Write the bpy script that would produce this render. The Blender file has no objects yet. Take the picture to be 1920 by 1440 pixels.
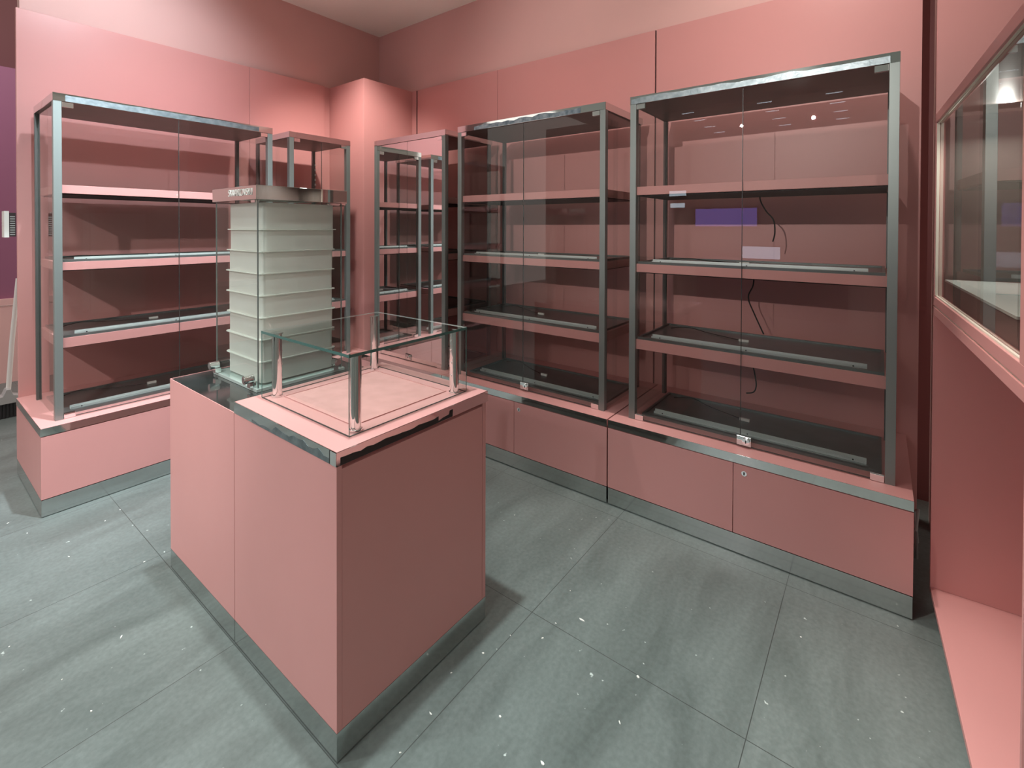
import bpy, math, random
from mathutils import Matrix, Vector
random.seed(7)
SC = bpy.context.scene
COL = SC.collection
PI = math.pi

# ------------------------------------------------------------------ camera
YAW, PITCH, ROLL, FPX = 0.917763, 0.010698, 0.003079, 902.15
cam_d = bpy.data.cameras.new('camera')
cam = bpy.data.objects.new('camera', cam_d)
COL.objects.link(cam)
cam.location = (0, 0, 1.55)
cy, sy = math.cos(YAW), math.sin(YAW)
r = Vector((cy, -sy, 0)); fh = Vector((sy, cy, 0)); up = Vector((0, 0, 1))
fw = fh * math.cos(PITCH) - up * math.sin(PITCH)
u = fh * math.sin(PITCH) + up * math.cos(PITCH)
r2 = r * math.cos(ROLL) + u * math.sin(ROLL)
u2 = -r * math.sin(ROLL) + u * math.cos(ROLL)
cam.rotation_euler = Matrix((r2, u2, -fw)).transposed().to_euler()
cam_d.sensor_fit = 'HORIZONTAL'
cam_d.sensor_width = 36.0
cam_d.lens = FPX / 1920 * 36.0
cam_d.shift_x = 0.0
cam_d.shift_y = -(720 - 436.76) / 1920
cam_d.clip_start = 0.02
cam_d.clip_end = 60
SC.camera = cam
SC.view_settings.view_transform = 'Standard'
SC.view_settings.look = 'None'
SC.view_settings.gamma = 1.0
SC.view_settings.use_curve_mapping = False
SC.view_settings.exposure = 0.35

# ------------------------------------------------------------------ world and lights
W = bpy.data.worlds.new('world'); SC.world = W
W.use_nodes = True
W.node_tree.nodes['Background'].inputs[0].default_value = (1.0, 0.93, 0.86, 1)
W.node_tree.nodes['Background'].inputs[1].default_value = 1.3
CEIL = 3.6

def lamp(name, kind, loc, energy, color, target=None, size=0.1, spot=100, blend=0.6, size_y=None):
    d = bpy.data.lights.new(name, kind)
    d.energy = energy; d.color = color
    if kind == 'AREA':
        d.size = size
        if size_y:
            d.shape = 'RECTANGLE'; d.size_y = size_y
    else:
        d.shadow_soft_size = size
    if kind == 'SPOT':
        d.spot_size = math.radians(spot); d.spot_blend = blend
    o = bpy.data.objects.new(name, d); COL.objects.link(o)
    o.location = loc
    t = Vector(target) if target else Vector((loc[0], loc[1], 0))
    o.rotation_euler = (t - Vector(loc)).to_track_quat('-Z', 'Y').to_euler()
    return o

COOL = (0.86, 1.0, 0.95); WARM = (1.0, 0.93, 0.86); PALE = (0.84, 0.93, 1.0)
# (x, y, power, colour, target, cone)
SPOTS = [
    (0.95, 1.42, 265, (0.88, 1.0, 0.99), (1.05, 0.95, 0), 62),
    (1.05, 2.30, 520, PALE, (1.10, 3.75, 0.6), 62),
    (0.90, 3.00, 85, PALE, (0.90, 4.2, 2.6), 100),
    (1.90, 3.00, 180, WARM, (2.68, 3.9, 1.6), 70),
    (2.20, 0.20, 26, WARM, (3.2, 0.2, 2.6), 110),
    (2.50, 0.50, 95, WARM, (2.54, 0.45, 0.4), 52),
    (2.50, 1.90, 95, WARM, (2.54, 1.95, 0.4), 52),
    (-0.15, 2.00, 120, (0.86, 1.0, 0.98), (0.05, 2.1, 0), 70),
    (0.20, 3.30, 200, (0.86, 1.0, 0.98), (0.20, 3.2, 0), 80),
    (1.00, 1.17, 105, (0.90, 1.0, 0.96), (1.10, 0.35, 0), 38),
    (0.90, 0.90, 250, WARM, (1.80, -0.36, 0.15), 28),
    (0.40, 0.20, 240, PALE, (1.1, 4.2, 1.9), 30),
]
for (x, y, e, c, t, a) in SPOTS:
    lamp('spot_lamp', 'SPOT', (x, y, CEIL - 0.05), e, c, t, 0.045, a, 0.9)
# spot lamps of the shopping mall shine in through the open left side
lamp('mall_light', 'SPOT', (-4.3, 0.9, 3.40), 620, (1.0, 0.93, 0.87), (2.9, 1.2, 2.6), 0.025, 32, 0.9)
lamp('mall_light', 'SPOT', (-4.3, 2.0, 3.40), 80, (1.0, 0.97, 0.93), (2.4, 1.6, 0.5), 0.025, 40, 0.9)
lamp('mall_light', 'SPOT', (-1.5, 0.6, 3.0), 200, (1.0, 0.96, 0.93), (1.1, 3.6, 0.4), 0.03, 45, 0.9)
lamp('mall_light', 'SPOT', (-1.6, 1.5, 3.4), 90, (0.9, 0.98, 1.0), (0.8, 1.8, 0.3), 0.03, 50, 0.9)
lamp('added_mall_fill', 'AREA', (-5.6, 1.0, 4.45), 100, (1.0, 0.97, 0.93), (-5.6, 1.0, 0), 2.0, size_y=6)  # added unseen area lamp; its bounce off the mall brightens the shop ceiling
lamp('passage_light', 'AREA', (0.0, 5.6, 3.4), 9, (0.85, 0.65, 0.95), (0.5, 6.8, 1.6), 0.8)

# ------------------------------------------------------------------ materials
def mat(name, base, rough=0.5, metal=0.0, spec=0.5, bump=None, var=None, emit=None, alpha=None):
    m = bpy.data.materials.new(name); m.use_nodes = True
    nt = m.node_tree; b = nt.nodes['Principled BSDF']
    b.inputs['Base Color'].default_value = (*base, 1)
    b.inputs['Roughness'].default_value = rough
    b.inputs['Metallic'].default_value = metal
    b.inputs['Specular IOR Level'].default_value = spec
    tc = nt.nodes.new('ShaderNodeTexCoord')
    if bump:
        n = nt.nodes.new('ShaderNodeTexNoise'); n.inputs['Scale'].default_value = bump[0]
        n.inputs['Detail'].default_value = 3
        bp = nt.nodes.new('ShaderNodeBump'); bp.inputs['Strength'].default_value = bump[1]
        bp.inputs['Distance'].default_value = bump[2] if len(bump) > 2 else 0.002
        nt.links.new(tc.outputs['Object'], n.inputs['Vector'])
        nt.links.new(n.outputs['Fac'], bp.inputs['Height'])
        nt.links.new(bp.outputs['Normal'], b.inputs['Normal'])
    if var:
        n = nt.nodes.new('ShaderNodeTexNoise'); n.inputs['Scale'].default_value = var[0]
        n.inputs['Detail'].default_value = 6
        mx = nt.nodes.new('ShaderNodeMix'); mx.data_type = 'RGBA'
        mx.inputs[6].default_value = (*base, 1); mx.inputs[7].default_value = (*var[1], 1)
        rp = nt.nodes.new('ShaderNodeMapRange'); rp.inputs[1].default_value = 0.35; rp.inputs[2].default_value = 0.7
        nt.links.new(tc.outputs['Object'], n.inputs['Vector'])
        nt.links.new(n.outputs['Fac'], rp.inputs[0]); nt.links.new(rp.outputs[0], mx.inputs[0])
        nt.links.new(mx.outputs[2], b.inputs['Base Color'])
    if emit:
        b.inputs['Emission Color'].default_value = (*emit[0], 1)
        b.inputs['Emission Strength'].default_value = emit[1]
    return m

PINK = (0.60, 0.285, 0.27)
M = {}
M['pink'] = mat('pink_laminate', PINK, 0.42, spec=0.35, bump=(350, 0.05, 0.001), var=(3.0, (0.58, 0.275, 0.26)))
M['pinkwall'] = mat('pink_paint', (0.64, 0.40, 0.37), 0.6, spec=0.25, bump=(220, 0.08, 0.001), var=(2.0, (0.66, 0.41, 0.38)))
M['pinkpanel'] = mat('pink_wall_panel', PINK, 0.38, spec=0.35, bump=(300, 0.06, 0.001), var=(1.5, (0.58, 0.275, 0.26)))
M['ceiling'] = mat('ceiling_paint', (0.84, 0.93, 0.86), 0.8, bump=(150, 0.05))
M['post'] = mat('grey_green_metal', (0.23, 0.265, 0.255), 0.38, 0.55, bump=(500, 0.03, 0.0005))
M['rear'] = mat('dark_rear_metal', (0.13, 0.14, 0.135), 0.45, 0.5)
M['mirror'] = mat('polished_steel', (0.62, 0.64, 0.63), 0.05, 1.0, bump=(14, 0.10, 0.001))
M['doormirror'] = mat('mirror_door', (0.80, 0.79, 0.78), 0.015, 1.0)
M['film'] = mat('scuffed_film', (0.17, 0.21, 0.225), 0.36, 0.85, bump=(90, 0.25, 0.002), var=(25, (0.30, 0.35, 0.37)))
M['filmblue'] = mat('blue_grey_film', (0.10, 0.14, 0.17), 0.42, 0.6, bump=(90, 0.25, 0.002), var=(30, (0.30, 0.35, 0.38)))
M['filmdark'] = mat('dark_film', (0.035, 0.036, 0.035), 0.3, 0.6, bump=(90, 0.25, 0.002))
M['kick'] = mat('steel_kick_plate', (0.60, 0.62, 0.61), 0.13, 1.0, bump=(8, 0.12, 0.001))
M['chrome'] = mat('chrome', (0.85, 0.85, 0.85), 0.04, 1.0)
M['black'] = mat('black', (0.008, 0.008, 0.008), 0.5)
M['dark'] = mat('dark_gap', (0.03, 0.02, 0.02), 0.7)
M['tray'] = mat('dark_grey_tray', (0.12, 0.135, 0.13), 0.3, 0.4, bump=(400, 0.04), var=(9, (0.15, 0.165, 0.16)))
M['under'] = mat('grey_brown_underside', (0.12, 0.115, 0.105), 0.45, 0.3, var=(6, (0.15, 0.14, 0.128)))
M['bar'] = mat('aluminium_channel', (0.66, 0.71, 0.69), 0.4, 0.55)
M['blacktop'] = mat('dark_glass_top', (0.02, 0.023, 0.022), 0.08, 0.0, spec=0.9, var=(12, (0.035, 0.038, 0.037)))
M['white'] = mat('white_plastic', (0.75, 0.74, 0.70), 0.5)
M['cream'] = mat('cream_bead', (0.72, 0.66, 0.56), 0.4)
M['liner'] = mat('pale_pink_liner', (0.60, 0.30, 0.28), 0.7, spec=0.2, bump=(60, 0.2), var=(14, (0.53, 0.265, 0.245)))
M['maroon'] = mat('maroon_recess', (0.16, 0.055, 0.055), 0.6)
M['purple'] = mat('purple_wall', (0.24, 0.09, 0.15), 0.5)
M['darkred'] = mat('dark_red_wall', (0.10, 0.025, 0.025), 0.6)
M['cabinbrown'] = mat('brown_cabinet_inside', (0.24, 0.18, 0.165), 0.5)
M['platform'] = mat('pale_platform', (0.72, 0.78, 0.74), 0.3)
M['greyplastic'] = mat('grey_plastic', (0.36, 0.37, 0.36), 0.5)
M['bristle'] = mat('black_bristles', (0.02, 0.02, 0.022), 0.8, bump=(300, 1.0, 0.01))
M['darkmall'] = mat('dark_shopfront', (0.06, 0.055, 0.06), 0.5)
M['mallwall'] = mat('mall_wall', (0.30, 0.27, 0.25), 0.7)

def glass_mat(name, tint, ior=1.5, rough=0.0):
    m = bpy.data.materials.new(name); m.use_nodes = True
    nt = m.node_tree
    for n in list(nt.nodes): nt.nodes.remove(n)
    out = nt.nodes.new('ShaderNodeOutputMaterial'); mx = nt.nodes.new('ShaderNodeMixShader')
    tr = nt.nodes.new('ShaderNodeBsdfTransparent'); gl = nt.nodes.new('ShaderNodeBsdfGlossy')
    fr = nt.nodes.new('ShaderNodeFresnel'); fr.inputs['IOR'].default_value = ior
    # the geometry's back side must not read as total internal reflection
    geo = nt.nodes.new('ShaderNodeNewGeometry')
    mul = nt.nodes.new('ShaderNodeMath'); mul.operation = 'SUBTRACT'; mul.inputs[0].default_value = 1.0
    m2 = nt.nodes.new('ShaderNodeMath'); m2.operation = 'MULTIPLY'
    tr.inputs[0].default_value = (*tint, 1); gl.inputs['Roughness'].default_value = rough
    gl.inputs[0].default_value = (0.95, 0.97, 0.96, 1)
    nt.links.new(geo.outputs['Backfacing'], mul.inputs[1])
    nt.links.new(fr.outputs[0], m2.inputs[0]); nt.links.new(mul.outputs[0], m2.inputs[1])
    nt.links.new(m2.outputs[0], mx.inputs[0])
    nt.links.new(tr.outputs[0], mx.inputs[1]); nt.links.new(gl.outputs[0], mx.inputs[2])
    nt.links.new(mx.outputs[0], out.inputs[0])
    return m
M['glass'] = glass_mat('clear_glass', (0.95, 0.955, 0.95), 1.45)
M['sideglass'] = glass_mat('side_glass', (0.92, 0.94, 0.93), 1.45)
M['vglass'] = glass_mat('showcase_glass', (0.955, 0.975, 0.968), 1.45)
M['winglass'] = glass_mat('window_glass', (0.88, 0.86, 0.84), 1.7)
M['edge'] = mat('green_glass_edge', (0.06, 0.15, 0.135), 0.15, 0.0, spec=0.8)
M['edgedark'] = mat('dark_glass_edge', (0.05, 0.05, 0.048), 0.25)

def frosted():
    m = bpy.data.materials.new('frosted_acrylic'); m.use_nodes = True
    nt = m.node_tree; b = nt.nodes['Principled BSDF']
    out = nt.nodes['Material Output']
    b.inputs['Base Color'].default_value = (0.66, 0.70, 0.66, 1); b.inputs['Roughness'].default_value = 0.45
    tl = nt.nodes.new('ShaderNodeBsdfTranslucent'); tl.inputs[0].default_value = (0.88, 0.89, 0.84, 1)
    tp = nt.nodes.new('ShaderNodeBsdfTransparent')
    tc = nt.nodes.new('ShaderNodeTexCoord')
    mp = nt.nodes.new('ShaderNodeMapping'); mp.inputs['Scale'].default_value = (4, 4, 14)
    no = nt.nodes.new('ShaderNodeTexNoise'); no.inputs['Scale'].default_value = 2.0; no.inputs['Detail'].default_value = 3
    mr = nt.nodes.new('ShaderNodeMix'); mr.data_type = 'RGBA'
    mr.inputs[6].default_value = (0.76, 0.74, 0.69, 1); mr.inputs[7].default_value = (0.89, 0.87, 0.82, 1)
    nt.links.new(tc.outputs['Object'], mp.inputs[0]); nt.links.new(mp.outputs[0], no.inputs['Vector'])
    nt.links.new(no.outputs['Fac'], mr.inputs[0]); nt.links.new(mr.outputs[2], b.inputs['Base Color'])
    a = nt.nodes.new('ShaderNodeMixShader'); a.inputs[0].default_value = 0.4
    c = nt.nodes.new('ShaderNodeMixShader'); c.inputs[0].default_value = 0.12
    nt.links.new(b.outputs[0], a.inputs[1]); nt.links.new(tl.outputs[0], a.inputs[2])
    nt.links.new(a.outputs[0], c.inputs[1]); nt.links.new(tp.outputs[0], c.inputs[2])
    nt.links.new(c.outputs[0], out.inputs[0])
    return m
M['frost'] = frosted()

def floor_mat():
    m = bpy.data.materials.new('grey_stone_tiles'); m.use_nodes = True
    nt = m.node_tree; b = nt.nodes['Principled BSDF']; L = nt.links.new
    tc = nt.nodes.new('ShaderNodeTexCoord')
    # mottled stone
    n1 = nt.nodes.new('ShaderNodeTexNoise'); n1.inputs['Scale'].default_value = 2.2; n1.inputs['Detail'].default_value = 8; n1.inputs['Roughness'].default_value = 0.6
    n1.inputs['Distortion'].default_value = 0.6
    mp = nt.nodes.new('ShaderNodeMapping'); mp.inputs['Scale'].default_value = (0.7, 2.4, 1)
    L(tc.outputs['Object'], mp.inputs[0]); L(mp.outputs[0], n1.inputs['Vector'])
    cr = nt.nodes.new('ShaderNodeValToRGB')
    cr.color_ramp.elements[0].position = 0.24; cr.color_ramp.elements[0].color = (0.090, 0.107, 0.100, 1)
    cr.color_ramp.elements[1].position = 0.80; cr.color_ramp.elements[1].color = (0.176, 0.206, 0.196, 1)
    L(n1.outputs['Fac'], cr.inputs[0])
    n2 = nt.nodes.new('ShaderNodeTexNoise'); n2.inputs['Scale'].default_value = 60; n2.inputs['Detail'].default_value = 5
    L(tc.outputs['Object'], n2.inputs['Vector'])
    mul = nt.nodes.new('ShaderNodeMix'); mul.data_type = 'RGBA'; mul.blend_type = 'MULTIPLY'; mul.inputs[0].default_value = 1
    r2_ = nt.nodes.new('ShaderNodeMapRange'); r2_.inputs[1].default_value = 0.3; r2_.inputs[2].default_value = 0.7; r2_.inputs[3].default_value = 0.86; r2_.inputs[4].default_value = 1.1
    L(n2.outputs['Fac'], r2_.inputs[0]); L(cr.outputs[0], mul.inputs[6]); L(r2_.outputs[0], mul.inputs[7])
    # pale plaster dust specks
    vo = nt.nodes.new('ShaderNodeTexNoise'); vo.inputs['Scale'].default_value = 34; vo.inputs['Detail'].default_value = 2
    L(tc.outputs['Object'], vo.inputs['Vector'])
    gt = nt.nodes.new('ShaderNodeMapRange'); gt.inputs[1].default_value = 0.735; gt.inputs[2].default_value = 0.78
    L(vo.outputs['Fac'], gt.inputs[0])
    du = nt.nodes.new('ShaderNodeMix'); du.data_type = 'RGBA'; du.inputs[7].default_value = (0.5, 0.55, 0.52, 1)
    L(gt.outputs[0], du.inputs[0]); L(mul.outputs[2], du.inputs[6])
    # joints
    sp = nt.nodes.new('ShaderNodeSeparateXYZ'); L(tc.outputs['Object'], sp.inputs[0])
    def joint(sock, off, period, hw):
        a = nt.nodes.new('ShaderNodeMath'); a.operation = 'ADD'; a.inputs[1].default_value = -off + period * 20.5
        q = nt.nodes.new('ShaderNodeMath'); q.operation = 'MODULO'; q.inputs[1].default_value = period
        s = nt.nodes.new('ShaderNodeMath'); s.operation = 'SUBTRACT'; s.inputs[1].default_value = period / 2
        ab = nt.nodes.new('ShaderNodeMath'); ab.operation = 'ABSOLUTE'
        l = nt.nodes.new('ShaderNodeMath'); l.operation = 'LESS_THAN'; l.inputs[1].default_value = hw
        L(sock, a.inputs[0]); L(a.outputs[0], q.inputs[0]); L(q.outputs[0], s.inputs[0]); L(s.outputs[0], ab.inputs[0]); L(ab.outputs[0], l.inputs[0])
        return l.outputs[0]
    jx = joint(sp.outputs[0], 1.580, 0.7975, 0.0013); jy = joint(sp.outputs[1], 1.101, 0.791, 0.0013)
    mxm = nt.nodes.new('ShaderNodeMath'); mxm.operation = 'MAXIMUM'; L(jx, mxm.inputs[0]); L(jy, mxm.inputs[1])
    jm = nt.nodes.new('ShaderNodeMix'); jm.data_type = 'RGBA'; jm.inputs[7].default_value = (0.045, 0.05, 0.047, 1)
    L(mxm.outputs[0], jm.inputs[0]); L(du.outputs[2], jm.inputs[6]); L(jm.outputs[2], b.inputs['Base Color'])
    rr = nt.nodes.new('ShaderNodeMapRange'); rr.inputs[1].default_value = 0.3; rr.inputs[2].default_value = 0.7; rr.inputs[3].default_value = 0.34; rr.inputs[4].default_value = 0.5
    L(n1.outputs['Fac'], rr.inputs[0]); L(rr.outputs[0], b.inputs['Roughness'])
    bp = nt.nodes.new('ShaderNodeBump'); bp.inputs['Strength'].default_value = 0.08; bp.inputs['Distance'].default_value = 0.002
    L(n2.outputs['Fac'], bp.inputs['Height']); L(bp.outputs[0], b.inputs['Normal'])
    return m
M['floor'] = floor_mat()

# ------------------------------------------------------------------ mesh helpers
class MB:
    def __init__(s): s.v = []; s.f = []; s.mi = []
    def box(s, x0, x1, y0, y1, z0, z1, mi=0):
        if x0 > x1: x0, x1 = x1, x0
        if y0 > y1: y0, y1 = y1, y0
        if z0 > z1: z0, z1 = z1, z0
        n = len(s.v)
        s.v += [(x0, y0, z0), (x1, y0, z0), (x1, y1, z0), (x0, y1, z0), (x0, y0, z1), (x1, y0, z1), (x1, y1, z1), (x0, y1, z1)]
        s.f += [(n, n+3, n+2, n+1), (n+4, n+5, n+6, n+7), (n, n+1, n+5, n+4), (n+1, n+2, n+6, n+5), (n+2, n+3, n+7, n+6), (n+3, n, n+4, n+7)]
        s.mi += [mi] * 6
        return s
    def prism(s, pts, axis, a0, a1, mi=0):
        """pts: 2D outline counter-clockwise; extruded along axis ('x','y','z') from a0 to a1"""
        def P(p, a):
            return {'x': (a, p[0], p[1]), 'y': (p[0], a, p[1]), 'z': (p[0], p[1], a)}[axis]
        n = len(s.v); k = len(pts)
        s.v += [P(p, a0) for p in pts] + [P(p, a1) for p in pts]
        s.f += [tuple(range(n + k - 1, n - 1, -1)), tuple(range(n + k, n + 2 * k))]
        for i in range(k):
            j = (i + 1) % k
            s.f.append((n + i, n + j, n + k + j, n + k + i))
        s.mi += [mi] * (k + 2)
        return s
    def cyl(s, c0, c1, r0, r1=None, seg=24, mi=0):
        r1 = r0 if r1 is None else r1
        c0 = Vector(c0); c1 = Vector(c1); d = (c1 - c0).normalized()
        a = d.orthogonal().normalized(); b = d.cross(a)
        n = len(s.v)
        for c, rr in ((c0, r0), (c1, r1)):
            for i in range(seg):
                t = 2 * PI * i / seg
                s.v.append(tuple(c + (a * math.cos(t) + b * math.sin(t)) * rr))
        s.f += [tuple(range(n + seg - 1, n - 1, -1)), tuple(range(n + seg, n + 2 * seg))]
        for i in range(seg):
            j = (i + 1) % seg
            s.f.append((n + i, n + j, n + seg + j, n + seg + i))
        s.mi += [mi] * (seg + 2)
        return s
    def tube(s, pts, rad, seg=8):
        pts = [Vector(p) for p in pts]; n = len(s.v); k = len(pts)
        a = None
        for i, p in enumerate(pts):
            d = (pts[min(i + 1, k - 1)] - pts[max(i - 1, 0)]).normalized()
            if a is None: a = d.orthogonal().normalized()
            a = (a - d * a.dot(d)).normalized(); b = d.cross(a)
            for q in range(seg):
                t = 2 * PI * q / seg
                s.v.append(tuple(p + (a * math.cos(t) + b * math.sin(t)) * rad))
        for i in range(k - 1):
            for q in range(seg):
                w = (q + 1) % seg
                s.f.append((n + i*seg + q, n + i*seg + w, n + (i+1)*seg + w, n + (i+1)*seg + q))
        s.f += [tuple(range(n + seg - 1, n - 1, -1)), tuple(range(n + (k-1)*seg, n + k*seg))]
        s.mi += [0] * ((k - 1) * seg + 2)
        return s
    def build(s, name, mats, parent=None, bevel=0.0, smooth=False):
        me = bpy.data.meshes.new(name)
        me.from_pydata(s.v, [], s.f)
        mats = mats if isinstance(mats, (list, tuple)) else [mats]
        for m in mats: me.materials.append(M[m] if isinstance(m, str) else m)
        for p, i in zip(me.polygons, s.mi): p.material_index = i
        me.validate(); me.update()
        o = bpy.data.objects.new(name, me); COL.objects.link(o)
        if parent: o.parent = parent
        if bevel:
            b = o.modifiers.new('bevel', 'BEVEL'); b.width = bevel; b.segments = 2; b.limit_method = 'ANGLE'
        if smooth:
            for p in me.polygons: p.use_smooth = True
            try: me.set_sharp_from_angle(angle=math.radians(35))
            except Exception: pass
        return o

def thing(name, label, cat, loc=(0, 0, 0), rz=0.0, group=None):
    o = bpy.data.objects.new(name, None); COL.objects.link(o)
    o.empty_display_size = 0.1
    o.location = loc; o.rotation_euler = (0, 0, rz)
    o['label'] = label; o['category'] = cat
    if group: o['group'] = group
    return o
def tag(o, label, cat, group=None):
    o['label'] = label; o['category'] = cat
    if group: o['group'] = group
    return o
def struct(o):
    o['kind'] = 'structure'; return o
def bx(*a): return MB().box(*a)
R90 = -PI / 2

# ------------------------------------------------------------------ the setting
WX, WY = 3.24, 4.2837          # front faces of the wall panels
UX, UY = 3.267, 4.313          # painted upper walls behind them
ZP = 2.9145
struct(bx(-8, 8, -7, 8, -0.1, 0).build('floor', 'floor'))
struct(MB().prism([(-3.4, -3.0), (4.0, -3.0), (4.0, 4.6), (0.35, 4.6), (-3.4, 4.6)], 'z', CEIL, CEIL + 0.1).build('ceiling', 'ceiling'))
struct(bx(0.53, UX + .1, UY, UY + 0.08, 0, CEIL).build('wall_back', 'pinkwall'))
struct(bx(UX, UX + 0.1, -0.163, UY + 0.08, 0, CEIL).build('wall_right', 'pinkwall'))
struct(bx(UX, UX + 0.1, -2.4, -0.219, 0, CEIL).build('wall_right', 'pinkwall'))
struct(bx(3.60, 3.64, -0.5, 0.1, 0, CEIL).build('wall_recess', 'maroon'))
# wall panels, one object each
def tr(n, *a, m='pinkpanel', bev=0.0015):
    return struct(bx(*a).build('trim_%d' % n, m, bevel=bev))
tr(1, 0.51, 1.9085, WY, UY - .001, 0, ZP)
tr(2, 1.9105, 2.604, WY, UY - .001, 0, ZP)
tr(3, 2.606, 2.672, WY + 0.02, UY - .001, 0, ZP)
tr(4, WX, UX - .001, 3.687, 3.752, 0, ZP)
tr(5, WX, UX - .001, 2.643, 3.669, 0, ZP)
tr(6, WX, UX - .001, 1.243, 2.640, 0, ZP)
tr(7, WX, UX - .001, -0.163, 1.233, 0, ZP)
tr(8, WX, UX - .001, -2.4, -0.219, 0, ZP)
struct(bx(WX + .010, UX - .002, 1.2335, 1.2425, 0, ZP).box(WX + .006, UX - .002, 3.6695, 3.6865, 0, ZP).build('trim_9', 'dark'))
struct(bx(2.674, UX - .002, 3.753, UY - .002, 0, ZP).build('wall_column', 'pinkpanel', bevel=0.002))
# passage behind the free end of the back wall
struct(bx(0.42, 3.2, 6.9, 7.0, 0.83, 3.13).build('wall_passage', 'purple'))
struct(bx(-3.0, 0.418, 6.9, 7.0, 0.83, 3.13).build('wall_passage', 'pinkwall'))
struct(bx(-3.0, 3.2, 6.9, 7.0, 3.13, 4.2).build('wall_passage', 'darkred'))
struct(bx(-3.0, 3.2, 6.86, 7.0, 0.0, 0.76).build('trim_10', 'pinkwall'))
struct(bx(-3.0, 3.2, 6.85, 6.90, 0.77, 0.83).build('trim_11', 'pinkwall'))

# ------------------------------------------------------------------ base cabinets
ZC, ZC2, ZK = 0.4759, 0.4335, 0.0917
def base_cabinet(label, loc, rz, w, depth, seam=None, lock=None, left_side=False, right_side=False):
    t = thing('base_cabinet', label, 'cabinet', loc, rz, 'low pink cabinets along the two walls')
    g = 0.003
    bx(0.004, w - .004, 0.020, depth, ZK + .001, ZC2 - .006).build('body', 'pink', t)
    MB().box(0, w, 0.002, depth, ZC2 + .0005, ZC).build('countertop', 'pink', t, bevel=0.001)
    e = MB().box(0, w, -0.001, 0.0015, ZC2, ZC - .0012)
    if left_side: e.box(-0.002, 0.0, -0.001, depth, ZC2, ZC - .0012)
    if right_side: e.box(w, w + 0.002, -0.001, depth, ZC2, ZC - .0012)
    eo = e.build('edge_strip', 'mirror', t); eo['label'] = 'polished steel strip'
    splits = [0.0] + ([seam] if seam else []) + [w]
    for i in range(len(splits) - 1):
        a = splits[i] + (0.001 if i else 0.0); b = splits[i + 1] - (0.002 if i < len(splits) - 2 else 0.0)
        d = bx(a, b, 0.0, 0.018, ZK + .004, ZC2 - .005).build('door', 'pink', t, bevel=0.0008)
        if lock and a <= lock[0] <= b:
            m = MB().cyl((lock[0], -0.002, lock[1]), (lock[0], 0.001, lock[1]), 0.012)
            lk = m.build('lock', 'chrome', d, smooth=True)
            MB().box(lock[0] - .003, lock[0] + .003, -.0026, -.0019, lock[1] - .007, lock[1] + .007).build('keyhole', 'black', d)
    if left_side: bx(0.0, 0.018, 0.0185, depth, ZK + .004, ZC2 - .005).build('side_panel', 'pink', t)
    k = MB().box(0.001, w - .001, 0.002, 0.010, 0.004, ZK)
    if left_side: k.box(0.001, 0.006, 0.010, depth, 0.004, ZK)
    k.build('kick_plate', 'kick', t)
    bx(0.012, w - .012, 0.016, depth - .01, 0.0, ZK).build('plinth', 'black', t)
    return t
RB = 2.4639; DEP = WX - RB - .004
base_cabinet('low pink cabinet under the nearest and largest glass case at the right', (RB, 1.2025, 0), R90, 1.3185, DEP, seam=1.2025 - .548, lock=(1.2025 - .500, .392), right_side=False)
base_cabinet('low pink cabinet under the middle glass case of the right wall', (RB, 2.5225, 0), R90, 1.3120, DEP, seam=2.5225 - 1.863, lock=(2.5225 - 1.825, .387))
base_cabinet('low pink cabinet under the mirror-fronted case near the corner', (RB, 3.516, 0), R90, 0.989, DEP, seam=0.5, lock=(0.54, .387))
base_cabinet('low pink cabinet under the wide glass case at the left, steel strip on its end', (0.4999, 3.5191, 0), 0, 1.330, WY - 3.5191 - .002, left_side=True)
base_cabinet('low pink cabinet under the narrow glass case left of the corner column', (1.8335, 3.5191, 0), 0, 0.668, WY - 3.5191 - .002, seam=0.56, lock=(0.60, .387))
c = bx(2.5035, 2.668, 3.55, 4.27, 0.0, 0.43).build('corner_filler', 'pink')
tag(c, 'pink filler box between the cabinets at the foot of the corner column', 'filler panel')

# ------------------------------------------------------------------ glass display cases
HC = 2.2847 - ZC; BAND = 0.0421
S = [(1.7355, 1.7817), (1.3039, 1.3500), (0.8700, 0.9251)]
def light_bar(parent, x0, x1, y0, z):
    m = MB()
    m.box(x0, x1, y0, y0 + .022, z, z + .003)
    m.box(x0, x1, y0 + .019, y0 + .022, z + .003, z + .020)
    m.box(x0, x1, y0, y0 + .003, z + .003, z + .012)
    for px in (x0 + .05, (x0 + x1) / 2, x1 - .05):
        m.cyl((px, y0 + .0005, z + .0075), (px, y0 - .0008, z + .0075), .0035, seg=12, mi=1)
    o = m.build('light_bar', ['bar', 'black'], parent)
    return o
def light_tray(parent, w, y0, y1, z, inset, block=True, bar_in=0.075):
    m = MB(); x0, x1 = inset, w - inset
    m.box(x0, x1, y0, y1, z, z + .004)
    m.box(x0, x1, y0, y0 + .022, z + .004, z + .013).box(x0, x1, y1 - .012, y1, z + .004, z + .013)
    m.box(x0, x0 + .012, y0 + .022, y1 - .012, z + .004, z + .013).box(x1 - .012, x1, y0 + .022, y1 - .012, z + .004, z + .013)
    tray = m.build('light_tray', 'tray', parent)
    return tray

def cable(parent, pts, r=0.0028):
    # smooth through the points
    P = [Vector(p) for p in pts]; out = []
    for i in range(len(P) - 1):
        p0 = P[max(i-1, 0)]; p1 = P[i]; p2 = P[i+1]; p3 = P[min(i+2, len(P)-1)]
        for k in range(6):
            t = k / 6
            out.append(0.5 * ((2*p1) + (p2-p0)*t + (2*p0-5*p1+4*p2-p3)*t*t + (-p0+3*p1-3*p2+p3)*t**3))
    out.append(P[-1])
    return MB().tube(out, r, 8).build('cable', 'black', parent, smooth=True)

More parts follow.
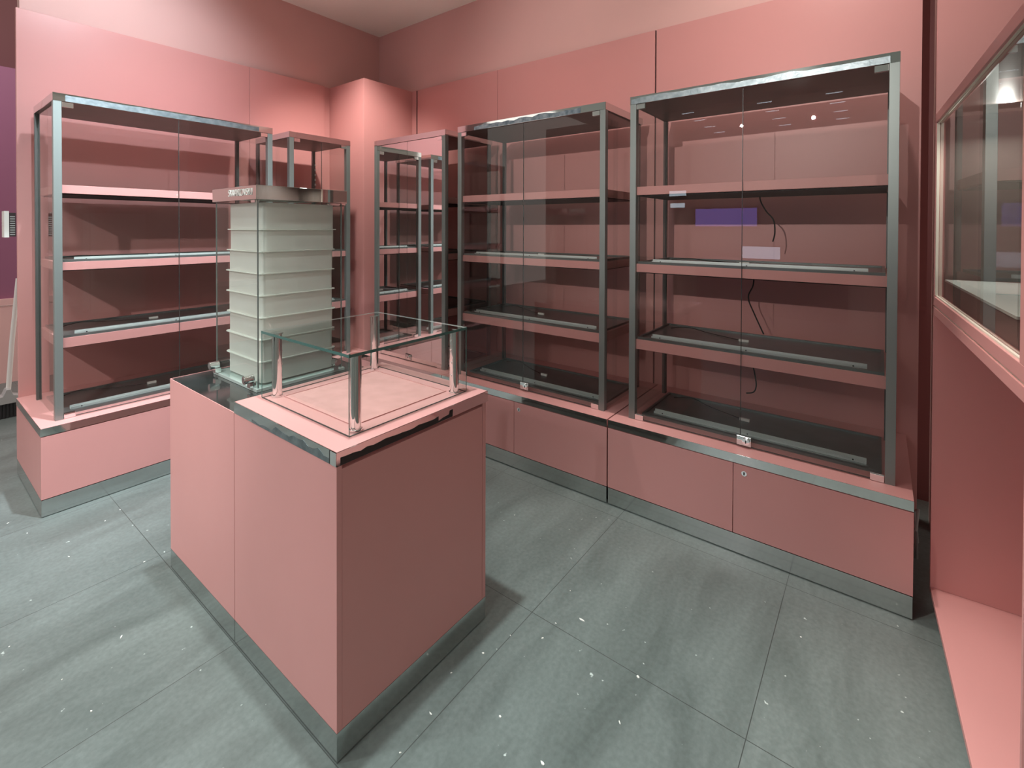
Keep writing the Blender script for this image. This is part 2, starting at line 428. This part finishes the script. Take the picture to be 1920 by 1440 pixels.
def case(label, loc, rz, w, split, mirror_doors=False, lock=True, depth=0.55, top='mirror', slot=False, clips=True):
    t = thing('display_case', label, 'display case', loc, rz, 'tall glass display cases along the walls')
    P = 0.035; zt = HC - BAND
    # top with its polished band
    MB().box(0.002, w - .002, 0.002, depth - .001, zt + .003, HC).build('top_panel', 'pink', t)
    b = MB().box(0, w, -.001, 0.002, zt, HC + .001).box(-.001, 0.002, 0.002, depth, zt, HC + .001).box(w - .002, w + .001, 0.002, depth, zt, HC + .001)
    bo = b.build('top_band', 'mirror', t); bo['label'] = 'polished steel band'
    bx(0.003, w - .003, 0.008, depth - .002, zt + .0005, zt + .0028).build('ceiling_panel', 'under', t)
    # posts
    for px in (0, w - P):
        bx(px, px + P, 0.0, P, 0.0, zt).build('post', 'post', t, bevel=0.0008)
    for px in (0, w - P):
        bx(px, px + .022, depth - .026, depth, 0.0, zt).build('rear_post', 'rear', t)
    # side panes
    for px in (0.012, w - .018):
        MB().box(px, px + .006, P, depth - .026, 0.002, zt).build('side_pane', 'sideglass', t)
    # shelves
    for i, (z0, z1) in enumerate(S):
        a, c_ = z0 - ZC, z1 - ZC
        sh = bx(0.020, w - .020, 0.018, depth - .03, a, c_).build('shelf', 'pink', t, bevel=0.0008)
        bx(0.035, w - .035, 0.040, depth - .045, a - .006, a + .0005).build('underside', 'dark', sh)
        if i > 0:
            light_tray(sh, w, 0.024, depth - .035, c_, 0.04)
            light_bar(sh, 0.10, w - .10, 0.075, c_ + .004)
            blk = MB().box(w * .43, w * .43 + .05, 0.30, 0.312, c_ + .004, c_ + .016).build('connector', 'white', sh)
            if w > 1:
                cable(sh, [(.10, .40, c_ + .008), (.2, .44, c_ + .016), (.32, .40, c_ + .008), (w * .43, .306, c_ + .010)], .0022)
    tr_ = light_tray(t, w, 0.085, depth - .02, 0.0, 0.045)
    light_bar(tr_, 0.09, w - .10, 0.150, .004)
    MB().box(w * .43, w * .43 + .05, 0.34, 0.352, .004, .018).build('connector', 'white', tr_)
    if w > 1:
        cable(tr_, [(.10, .46, .008), (.2, .50, .016), (.32, .44, .008), (w * .43, .346, .012)], .0022)
    # doors: two glass leaves in front
    dm = 'doormirror' if mirror_doors else 'glass'
    for k, (a, b_) in enumerate(((P + .001, split - .0015), (split + .0015, w - P - .001))):
        m = MB().box(a, b_, 0.004, 0.010, 0.008, zt - .004)
        d = m.build('door', dm, t); d['label'] = 'mirror door leaf' if mirror_doors else 'clear glass door leaf'
        ex = split - .0014 if k == 0 else split + .0004
        MB().box(ex, ex + .001, 0.0045, 0.0095, 0.010, zt - .006).build('pane_edge', 'edgedark', d)
        MB().box(a, b_, 0.0045, 0.0095, 0.0045, 0.0075).build('bottom_edge', 'edgedark', d)
        cx = P + .002 if k == 0 else w - P - .050
        for z0, z1 in ((zt - .030, zt - .003), (0.002, 0.030)):
            cm = MB().box(cx, cx + .048, 0.000, 0.0035, z0, z1).box(cx, cx + .048, 0.0105, 0.014, z0, z1)
            cm.build('hinge_clip', 'chrome', d, bevel=0.0006)
    if lock:
        lk = MB().box(split - .015, split + .05, -0.004, 0.0035, 0.010, 0.055).build('lock_plate', 'mirror', t, bevel=0.001)
        MB().cyl((split + .028, -.012, .034), (split + .028, -.004, .034), .0165).cyl((split + .028, -.014, .034), (split + .028, -.012, .034), .011, .011).build('lock_cylinder', 'chrome', lk, smooth=True)
        MB().box(split + .0255, split + .0305, -.0148, -.0139, .027, .041).build('keyhole', 'black', lk)
    if slot:
        m = MB()
        for k in range(34):
            m.box(w - .0195, w - .0055, depth - .0268, depth - .0255, 0.15 + k * .045, 0.15 + k * .045 + .018)
        m.build('slotted_strip', 'bar', t)
    return t
RF = 2.5587
E_ = case('largest glass display case, nearest at the right, with hanging black cables', (RF, 1.1221, ZC), R90, 1.1821, 1.1221 - .539)
D_ = case('middle glass display case of the right wall, steel band half covered in film', (RF, 2.4593, ZC), R90, 1.184, 2.4593 - 1.868)
C_ = case('glass display case with mirror doors near the corner column', (RF, 3.4432, ZC), R90, 0.8536, 3.4432 - 3.024, mirror_doors=True)
A_ = case('wide glass display case at the left, behind the acrylic tower', (0.569, 3.600, ZC), 0, 1.1981, 1.165 - .569, lock=False)
B_ = case('narrow glass display case on the back wall beside the corner column', (1.8964, 3.600, ZC), 0, 0.5318, 0.27, slot=True, lock=False)

# torn protective film left on steel bands
def jag_film(parent, x0, x1, z0, z1, y0, y1, step, amp, seed, m='film', zlow=None, taper=True):
    rnd = random.Random(seed); pts = [(x0, z0), (x1, z0)]
    n = max(3, int((x1 - x0) / step)); top = []
    for i in range(n + 1):
        x = x1 - (x1 - x0) * i / n
        top.append((x, z1 - amp * rnd.random()))
    pts = pts + top
    return MB().prism(pts, 'y', y0, y1).build('protective_film', m, parent)
jag_film(D_, 0.16, 1.02, HC - BAND + .001, HC - .004, -.0018, -.0011, .05, .016, 3, m='filmblue')
jag_film(E_, 0.006, 1.15, HC - BAND + .001, HC - .006, -.0018, -.0011, .06, .010, 5)
jag_film(A_, 0.05, 1.10, HC - BAND + .002, HC - .003, -.0018, -.0011, .07, .006, 6)

# cables that hang inside the nearest case (local frame: x along the front, y into the wall)
def bpx(px, py, depthx):
    """point of the view ray through a photo pixel on the plane x = depthx (used once, to measure the cable runs)"""
    d = fw + r2 * ((px - 960) / FPX) - u2 * ((py - 436.76) / FPX)
    t = depthx / d.x
    return Vector((depthx, d.y * t, 1.55 + d.z * t))
def to_case(p): return (1.1221 - p.y, p.x - RF, p.z - ZC)
for run in ([(1432, 352), (1425, 372), (1436, 395), (1450, 412), (1453, 435), (1449, 453)],
            [(1414, 512), (1412, 535), (1403, 558), (1415, 590), (1432, 627)],
            [(1412, 688), (1415, 700), (1418, 722), (1413, 735), (1399, 737)]):
    cable(E_, [to_case(bpx(a, b, 3.02 - .015 * k)) for k, (a, b) in enumerate(run)], .0036)

# ------------------------------------------------------------------ island cabinets
IX0, IX1, IY0, IYT, IY1 = 0.7853, 1.4428, 1.2313, 1.8935, 2.5491
t = thing('island_cabinet', 'pink island cabinet with a polished steel rim, under the low glass showcase', 'cabinet', (IX0, IY0, 0))
w, dp = IX1 - IX0, IYT - IY0 - .001
m = MB().box(0.018, w - .018, 0.0185, dp, 0.0877, 0.862).build('body', 'pink', t)
MB().box(0, 0.018, 0, dp, 0.0877, 0.861).build('side_panel', 'pink', t, bevel=.0008)
MB().box(w - .018, w, 0, dp, 0.0877, 0.861).build('side_panel', 'pink', t, bevel=.0008)
MB().box(0.0185, w - .020, 0.001, 0.018, 0.0877, 0.850).build('front_panel', 'pink', t)
MB().box(0.002, w + .009, 0.002, dp, 0.8625, 0.9035).build('countertop', 'pink', t, bevel=.0006)
ed = MB().box(-.001, w + .011, -.001, 0.0015, 0.862, 0.9025).box(-.001, 0.0015, 0.0015, dp, 0.862, 0.9025).box(w + .009, w + .011, 0.0015, dp, 0.862, 0.9025)
ed.build('edge_strip', 'mirror', t)['label'] = 'polished steel strip'
# corner piece and torn film on the rim
MB().box(-.0022, -.0012, 0.0, 0.030, 0.8625, 0.902).build('corner_piece', 'chrome', t)
MB().box(-.0020, -.0012, 0.0305, 0.035, 0.8625, 0.902).build('strip_joint', 'black', t)
def film_x(parent, y0, y1, z0, z1, x, step, amp, seed):
    rnd = random.Random(seed); n = int((y1 - y0) / step)
    pts = [(y0, z0), (y1, z0)] + [(y1 - (y1 - y0) * i / n, z1 - amp * rnd.random() - .012 * (i / n < .35)) for i in range(n + 1)]
    return MB().prism(pts, 'x', x - .0006, x).build('protective_film', 'film', parent)
film_x(t, 0.036, 0.52, 0.8625, 0.893, -.0012, .028, .016, 11)
MB().prism([(.36, .863), (.47, .863), (.472, .889), (.455, .8885), (.452, .876), (.42, .873), (.40, .868), (.36, .866)], 'y', -.0016, -.0011).build('protective_film', 'black', t)['label'] = 'black film scrap'
jag_film(t, 0.012, 0.40, 0.8628, 0.886, -.0017, -.0011, .022, .007, 21, m='filmdark')['label'] = 'dark torn film'
kk = MB().box(0, w, 0, 0.004, 0.004, 0.087).box(0, 0.004, 0.004, dp, 0.004, 0.087).box(w - .004, w, 0.004, dp, 0.004, 0.087)
kk.build('kick_plate', 'kick', t)
bx(0.010, w - .010, 0.010, dp - .006, 0.0, 0.086).build('plinth', 'black', t)
# tray-like recess in the showcase floor, drawn by a thin raised frame
# far half of the island
t = thing('island_cabinet', 'pink island cabinet with a dark glass top, under the acrylic tower', 'cabinet', (IX0, IYT + .002, 0))
dp = IY1 - IYT - .002
MB().box(0, w, 0, dp, 0.0877, 0.8565).build('body', 'pink', t, bevel=.0008)
MB().box(0, 0.003, 0, dp, 0.8567, 0.862).box(w - .003, w, 0, dp, 0.8567, 0.862).box(0.003, w - .003, dp - .003, dp, 0.8567, 0.862).build('rim', 'pink', t)
MB().box(0.0032, w - .0032, 0, dp - .0032, 0.8567, 0.8605).build('glass_top', 'blacktop', t)['label'] = 'dark glossy glass top'
kk = MB().box(0, 0.004, 0.0, dp, 0.004, 0.087).box(w - .004, w, 0.0, dp, 0.004, 0.087).box(0.004, w - .004, dp - .004, dp, 0.004, 0.087)
kk.build('kick_plate', 'kick', t)
bx(0.010, w - .010, 0.004, dp - .010, 0.0, 0.086).build('plinth', 'black', t)

# ------------------------------------------------------------------ low glass showcase on the island
VX0, VX1, VY0, VY1, VZ0, VZ1 = 0.866, 1.396, 1.291, 1.855, 0.9040, 1.158
t = thing('glass_showcase', 'low clear glass showcase with four chrome corner posts on the pink island', 'showcase', (VX0, VY0, VZ0))
w, d, h = VX1 - VX0, VY1 - VY0, VZ1 - VZ0
g = .006
MB().box(0, w, 0, d, h - .010, h).build('top_pane', 'vglass', t)
e = MB()
for a in ((-.0004, w + .0004, -.0004, -.0001), (-.0004, -.0001, 0, d)):
    e.box(a[0], a[1], a[2], a[3], h - .0098, h - .0002)
e.build('top_pane_edge', 'edge', t)['label'] = 'green polished glass edge'
for a in ((.0, w, .0, g), (.0, w, d - g, d), (.0, g, g, d - g), (w - g, w, g, d - g)):
    MB().box(a[0] + .001, a[1] - .001, a[2] + .001, a[3] - .0001, 0.0015, h - .0105).build('side_pane', 'vglass', t)
MB().box(0, w, d + .0001, d + .0004, h - .005, h - .0005).box(w + .0001, w + .0004, 0, d, h - .005, h - .0005).build('top_pane_edge', 'bar', t)
e = MB()
for px, py in ((.0005, .0005), (w - .0025, .0005), (.0005, d - .0025), (w - .0025, d - .0025)):
    e.box(px, px + .002, py, py + .002, .001, h - .0105)
e.build('corner_seam', 'edge', t)
e = MB().box(0.001, w - .001, 0.0005, .0055, 0, .0012).box(0.001, w - .001, d - .0055, d - .0005, 0, .0012).box(.0005, .0055, .006, d - .006, 0, .0012).box(w - .0055, w - .0005, .006, d - .006, 0, .0012)
e.build('seal', 'edgedark', t)
for px, py in ((.045, .030), (.045, d - .030), (w - .040, .030), (w - .040, d - .030)):
    m = MB().cyl((px, py, .006), (px, py, h - .014), .0180, seg=40).cyl((px, py, 0.0005), (px, py, .006), .0205, seg=40).cyl((px, py, h - .014), (px, py, h - .0105), .022, seg=40)
    po = m.build('post', 'chrome', t, smooth=True)
    # little shelf sockets on the inner side of each post
    s = MB(); sx = 1 if px < w / 2 else -1
    for zz in (.07, .12, .17, .205):
        s.cyl((px + sx * .0155, py, zz), (px + sx * .0195, py, zz), .0045, seg=14)
    s.build('shelf_socket', 'chrome', po, smooth=True)
# raised liner with a sunken middle
m = MB(); a0, a1, b0, b1 = .062, w - .055, .066, d - .060
m.box(a0, a1, b0, b1, 0.0003, 0.0012)
m.build('liner', 'liner', t)
e = MB(); q = .004
e.box(a0 - q, a1 + q, b0 - q, b0, .0003, .0035).box(a0 - q, a1 + q, b1, b1 + q, .0003, .0035).box(a0 - q, a0, b0, b1, .0003, .0035).box(a1, a1 + q, b0, b1, .0003, .0035)
e.build('liner_frame', 'pink', t)

# ------------------------------------------------------------------ acrylic tower
TX0, TX1, TY0, TY1, TZ = 0.938, 1.352, 2.050, 2.480, 0.8612
t = thing('acrylic_tower', 'tall square glass tower of frosted stacked trays under a mirrored cap', 'display tower', (TX0, TY0, TZ))
w, d = TX1 - TX0, TY1 - TY0
MB().box(0, w, 0, d, 0.0, 0.013).build('base_plate', mat('glass_plate', (.42, .50, .47), .12, .3), t, bevel=.001)['label'] = 'pale glass base plate'
zc0, zc1 = 1.665 - TZ, 1.725 - TZ
cap = MB().box(-.002, w + .010, -.004, d, zc0, zc1).build('cap', 'doormirror', t, bevel=.0012); cap['label'] = 'mirrored square cap'
q = .010
for a in ((q, w - q, q, q + .005), (q, w - q, d - q - .005, d - q), (q, q + .005, q + .005, d - q - .005), (w - q - .005, w - q, q + .005, d - q - .005)):
    MB().box(a[0], a[1], a[2], a[3], .014, zc0 - .001).build('side_pane', 'vglass', t)
M['greyedge'] = mat('grey_edge', (.14, .17, .16), .3, .3)
for px, py in ((q, q), (w - q - .003, q), (q, d - q - .003), (w - q - .003, d - q - .003)):
    MB().box(px - .001, px + .0035, py - .001, py + .0035, .014, zc0 - .001).build('corner_edge', 'greyedge', t)
# eight frosted trays, each with a rim
X0, X1, Y0, Y1 = .040, .375, .030, .360
zb = .022; pitch = (zc0 - .006 - zb) / 8.25
def rounded(x0, x1, y0, y1, rad, n=5):
    pts = []
    for (cx_, cy_, a0) in ((x1 - rad, y0 + rad, -PI/2), (x1 - rad, y1 - rad, 0), (x0 + rad, y1 - rad, PI/2), (x0 + rad, y0 + rad, PI)):
        for i in range(n + 1):
            a = a0 + PI / 2 * i / n
            pts.append((cx_ + rad * math.cos(a), cy_ + rad * math.sin(a)))
    return pts
rnd = random.Random(4)
z = zb
for i in range(8):
    hh = pitch if i < 7 else pitch * 1.25
    j = (rnd.random() - .5) * .006
    x0, x1, y0, y1 = X0 + j, X1 + j, Y0 - j, Y1 - j
    m = MB().prism(rounded(x0, x1, y0, y1, .018), 'z', z, z + hh - .004)
    b = m.build('tray', 'frost', t, smooth=True)
    MB().prism(rounded(x0 - .012, x1 + .012, y0 - .008, y1 + .008, .022), 'z', z + hh - .0045 if i < 7 else z + hh - .0042, z + hh - .0005).build('rim', 'frost', b, smooth=True) if i < 7 else None
    z += hh
for px, py, ang in ((.0, .045, 0), (.0, .39, 0), (.36, -.002, 1)):
    m = MB()
    if not ang:
        m.cyl((px - .032, py, .050), (px + .006, py, .050), .017).cyl((px - .034, py, .050), (px - .032, py, .050), .012)
        m.box(px - .012, px + .012, py - .014, py + .014, .014, .036)
    else:
        m.cyl((px, py - .026, .050), (px, py + .008, .050), .017).cyl((px, py - .028, .050), (px, py - .026, .050), .012)
        m.box(px - .012, px + .012, py - .010, py + .010, .014, .030)
    m.build('lock', 'chrome', t, smooth=True)
for px, py in ((.012, .03), (.34, .012)):
    MB().box(px - .006, px + (.05 if py < .02 else .012), py - .006, py + (.008 if py < .02 else .03), zc0 - .012, zc0 - .0015).build('hinge_clip', 'chrome', t)
# raised chrome lettering on the cap's left face, as on the real one
cu = bpy.data.curves.new('letters', 'FONT'); cu.body = 'SWAROVSKI'; LY = 2.192; cu.size = 0.041; cu.extrude = 0.0010; cu.offset = -0.0009; cu.align_x = 'CENTER'; cu.align_y = 'CENTER'
cu.space_character = 0.92
tmp = bpy.data.objects.new('tmp', cu); COL.objects.link(tmp)
dg = bpy.context.evaluated_depsgraph_get()
me = bpy.data.meshes.new_from_object(tmp.evaluated_get(dg))
bpy.data.objects.remove(tmp)
me.materials.clear(); me.materials.append(M['white'])
lo = bpy.data.objects.new('lettering', me); COL.objects.link(lo); lo.parent = cap
lo['label'] = 'raised silver lettering'
lo.rotation_euler = (PI / 2, 0, -PI / 2)
lo.scale = (1.06, 1.08, 1)
lo.location = (-.0040, LY - TY0, (zc0 + zc1) / 2 + .002)

# ------------------------------------------------------------------ window cabinet at the right
ang = math.atan2(-.055, -1.215)
t = thing('window_cabinet', 'tall pink cabinet with a framed glass window above an open alcove, at the right edge', 'display cabinet', (2.600, -.174, 0), ang + PI * 0)
w, dp = 1.245, .50
def pk(name, *a, m='pink', p=None): return bx(*a).build(name, m, p or t, bevel=.0008)
bx(.02, w - .02, .035, dp, 0, .072).build('plinth', 'black', t)
pk('alcove_floor', 0, w, 0, dp, .072, .092)
pk('side_panel', 0, .018, 0, dp, .0925, 1.205)
pk('side_panel', w - .010, w, 0, dp, .0925, 1.205)
pk('back_panel', .0185, w - .0105, dp - .018, dp, .0925, 1.205)
pk('alcove_top', 0, w, 0, dp, 1.2055, 1.236)
bx(0.004, w - .004, .004, dp, 1.2365, 1.243).build('shadow_gap', 'cream', t)['label'] = 'cream line between the halves'
hx0, hx1 = 0.0, w + .05
fr = MB()
z0, z1 = 1.2435, 2.012; fw_ = .034
fr.box(hx0, hx1, 0, .03, z0, z0 + fw_).box(hx0, hx1, 0, .03, z1 - fw_, z1).box(hx0, hx0 + .022, 0, .03, z0 + fw_, z1 - fw_).box(hx1 - .10, hx1, 0, .03, z0 + fw_, z1 - fw_)
fr.build('window_frame', 'pink', t, bevel=.001)
ox0, ox1, oz0, oz1 = hx0 + .022, hx1 - .10, z0 + fw_, z1 - fw_
be = MB(); q = .005
be.box(ox0, ox1, .006, .012, oz0, oz0 + q).box(ox0, ox1, .006, .012, oz1 - .003, oz1).box(ox0, ox0 + .007, .003, .012, oz0 + q, oz1 - .003).box(ox1 - q, ox1, .006, .012, oz0 + q, oz1 - .003)
be.build('glazing_bead', 'cream', t)['label'] = 'cream glazing bead'
bx(ox0, ox1, .013, .019, oz0, oz1).build('window_pane', 'winglass', t)['label'] = 'smoky glass pane'
ca = MB()
ca.box(hx0, hx0 + .018, .031, dp, z0, z1).box(hx1 - .018, hx1, .031, dp, z0, z1).box(hx0 + .018, hx1 - .018, .031, dp, z1 - .018, z1).box(hx0 + .018, hx1 - .018, .031, dp, z0, z0 + .018).box(hx0 + .018, hx1 - .018, dp - .02, dp, z0 + .018, z1 - .018)
ca.build('carcass', ['cabinbrown'], t)
pf = MB().box(.045, 1.02, .032, dp - .04, z0 + .019, 1.342).build('platform', 'cabinbrown', t)
MB().box(.043, 1.022, .030, dp - .04, 1.3425, 1.350).build('platform_top', 'platform', pf)['label'] = 'pale lit platform top'
bx(1.022, 1.030, .032, dp - .04, z0 + .019, z1 - .02).build('inner_pane', 'sideglass', t)
bx(0.030, 0.036, .032, dp - .04, 1.35, z1 - .02).build('inner_pane', 'sideglass', t)
lamp('cabinet_lamp', 'AREA', (2.42, -.35, 1.985), 3.2, (0.95, 1.0, 0.96), (2.1, -.38, 1.3), .03)

# ------------------------------------------------------------------ things at the left edge and in the corner gap
t = thing('broom', 'upright broom with grey handle and black bristles behind the free wall end', 'broom', (0.575, 5.48, 0))
MB().tube([(.035, .16, .17), (.06, .16, .6), (.10, .16, 1.12)], .016, 12).build('handle', 'white', t, smooth=True)
MB().prism([(-.16, .115), (.14, .115), (.15, .15), (.06, .18), (.045, .23), (.02, .23), (.0, .18), (-.16, .15)], 'y', .10, .20).build('head', 'greyplastic', t, bevel=.004)
m = MB()
for i in range(16):
    for j in range(3):
        a = -.155 + i * .0195; b_ = .105 + j * .03
        m.cyl((a + .008, b_ + .012, .115), (a + .006 + (i - 8) * .002, b_ + .010, 0.001), .010, .013, 7)
m.build('bristles', 'bristle', t)
t = thing('control_box', 'pale control box with dark vented side on the free end of the back wall', 'control box', (0.51, 4.335, 1.56))
MB().box(-.030, 0, 0, .06, -.075, .075).build('vented_body', 'dark', t)
MB().box(-.052, -.0305, -.005, .09, -.08, .085).box(-.0535, -.0521, .0, .085, -.003, -.001).box(-.0535, -.0521, .0, .085, .018, .020).build('cover', 'white', t, bevel=.002)
m = MB()
for k in range(9): m.box(-.026, -.004, -.0015, 0, -.065 + k * .014, -.059 + k * .014)
m.build('vent_fins', 'greyplastic', t)

# bundle of cable scraps in the dark gap beside the nearest base cabinet
o = MB().tube([(2.85, -.145, .05), (2.80, -.14, .20), (2.86, -.15, .27), (2.95, -.14, .22), (2.9, -.15, .1), (3.0, -.14, .02)], .006, 8).build('cable_scrap', 'greyplastic', smooth=True)
tag(o, 'grey cable scrap in the dark gap between right case and window cabinet', 'cable')

# plaster chips on the floor: measured spots in metres
def floor_at(px, py):
    d = fw + r2 * ((px - 960) / FPX) - u2 * ((py - 436.76) / FPX)
    k = -1.55 / d.z
    return d.x * k, d.y * k
CH = {'left of the island': [(15, 981), (51, 1000), (197, 977), (225, 956), (129, 1044), (270, 1054), (17, 1213), (227, 1195), (116, 1275), (171, 1334)],
      'by the dark side of the island': [(750, 1412), (802, 1226), (846, 1262), (906, 1225), (808, 1339)],
      'between island and right cabinets': [(965, 966), (957, 1192), (1017, 1197), (1042, 1169), (1090, 1162), (1069, 1108), (1502, 1195)],
      'at the bottom edge right of the island': [(938, 1344), (1017, 1431), (1196, 1269), (1162, 1356)]}
ORD = ['first', 'second', 'third', 'fourth', 'fifth', 'sixth', 'seventh', 'eighth', 'ninth', 'tenth']
i = 0
for where, pts_px in CH.items():
    for q, (px, py) in enumerate(sorted(pts_px)):
        x, y = floor_at(px, py); s = random.uniform(.006, .011)
        if (px, py) in ((938, 1344), (1017, 1431), (1196, 1269), (1090, 1162)): s = .013
        n = 5 + i % 3; pts = []
        for k in range(n):
            a = 2 * PI * k / n; rr = s * .5 * (.6 + .6 * random.random())
            pts.append((rr * math.cos(a) * (2.0 if i % 4 == 0 else 1), rr * math.sin(a) * .6))
        o = MB().prism(pts, 'z', 0.0, .0022).build('plaster_chip', 'white')
        o.location = (x, y, 0.0); o.rotation_euler = (0, 0, random.random() * 6)
        tag(o, 'white plaster chip %s, %s from left' % (where, ORD[q]), 'debris', 'plaster chips on the floor')
        i += 1

# ------------------------------------------------------------------ lamps in the ceiling and the mall behind the viewer (seen as reflections)
M['lampglow'] = mat('lamp_glow', (1, 1, 1), .5, emit=((1, .97, .92), 10))
SPOT_AT = ['above the near corner of the glass showcase', 'above the aisle in front of the wide left case', 'close to the wide left glass case',
           'above the aisle before the corner column', 'beside the recess at the right wall', 'above the front edge of the largest case', 'above the front edge of the middle case',
           'above the open floor left of the island', 'above the left end of the wide left case', 'between island front and showcase', 'above the floor before the window cabinet', 'nearest to the viewer']
for i, (x, y, e, c, tt, a) in enumerate(SPOTS):
    t = thing('ceiling_spotlight', 'round white ceiling spotlight ' + SPOT_AT[i], 'lamp', (x, y, CEIL), 0, 'spotlights in the shop ceiling')
    m = MB()
    m.cyl((0, 0, -.004), (0, 0, 0), .070, seg=32); m.build('ring', 'white', t, smooth=True)
    MB().cyl((0, 0, -.007), (0, 0, -.0045), .045, seg=32).build('bulb', 'lampglow', t, smooth=True)
struct(bx(-7.2, -7.0, -6, 8, 0, 4.5).build('wall_mall', 'mallwall'))
struct(bx(-7.0, 8, -6.6, -6.5, 0, 4.5).build('wall_street', 'mallwall'))
def emis(n, c, s): return mat(n, (0.02, .02, .02), .4, emit=(c, s))
M['purpleglow'] = emis('purple_screen_glow', (.24, .19, .80), 3.6)
M['whiteglow'] = emis('white_sign_glow', (.75, .88, 1.0), 7.0)
t = thing('video_screen', 'wide purple video screen on the far mall wall, seen only in reflection', 'screen', (-6.98, 2.9, 1.60))
MB().box(0, .06, -.72, .72, -.05, .47).build('housing', 'black', t)
MB().box(.0605, .065, -.68, .68, 0, .42).build('picture', 'purpleglow', t)
for (y, z, ww, hh, nm) in ((4.02, 2.42, .42, .13, 'upper lit shop sign left of the purple video screen'), (4.02, 2.12, .36, .11, 'lower lit shop sign left of the purple video screen')):
    t = thing('lit_sign', nm + ', seen in reflection', 'sign', (-6.98, y, z))
    MB().box(0, .05, -ww/2 - .01, ww/2 + .01, -hh/2 - .01, hh/2 + .01).build('housing', 'black', t)
    MB().box(.0505, .055, -ww/2, ww/2, -hh/2, hh/2).build('face', 'whiteglow', t)
t = thing('small_monitor', 'small bright monitor on a dark counter across the mall, seen in reflection', 'screen', (-4.6, 1.72, .98))
MB().box(0, .03, -.33, .33, 0, .26).build('housing', 'black', t)
MB().box(.0305, .033, -.31, .31, .02, .24).build('picture', emis('monitor_glow', (.6, .65, .8), 6.0), t)
t = thing('mall_counter', 'dark shop counter across the mall, seen in reflection', 'counter', (-4.7, 1.6, 0))
MB().box(-.35, .35, -1.2, 1.2, 0, .93).build('body', 'darkmall', t)
MB().box(-.38, .38, -1.23, 1.23, .935, .975).build('worktop', 'cabinbrown', t)
for k in range(3):
    for i in range(6):
        t = thing('ceiling_strip', 'short white strip light high above the mall, seen in reflection', 'lamp', (-2.6 - i * .75, (0.6, 1.6, 2.9)[k], 3.72), 0, 'strip lights of the mall')
        MB().box(-.03, .03, -.12, .12, 0, .03).build('housing', 'greyplastic', t)
        MB().box(-.02, .02, -.11, .11, -.005, -.0005).build('tube', 'whiteglow', t)
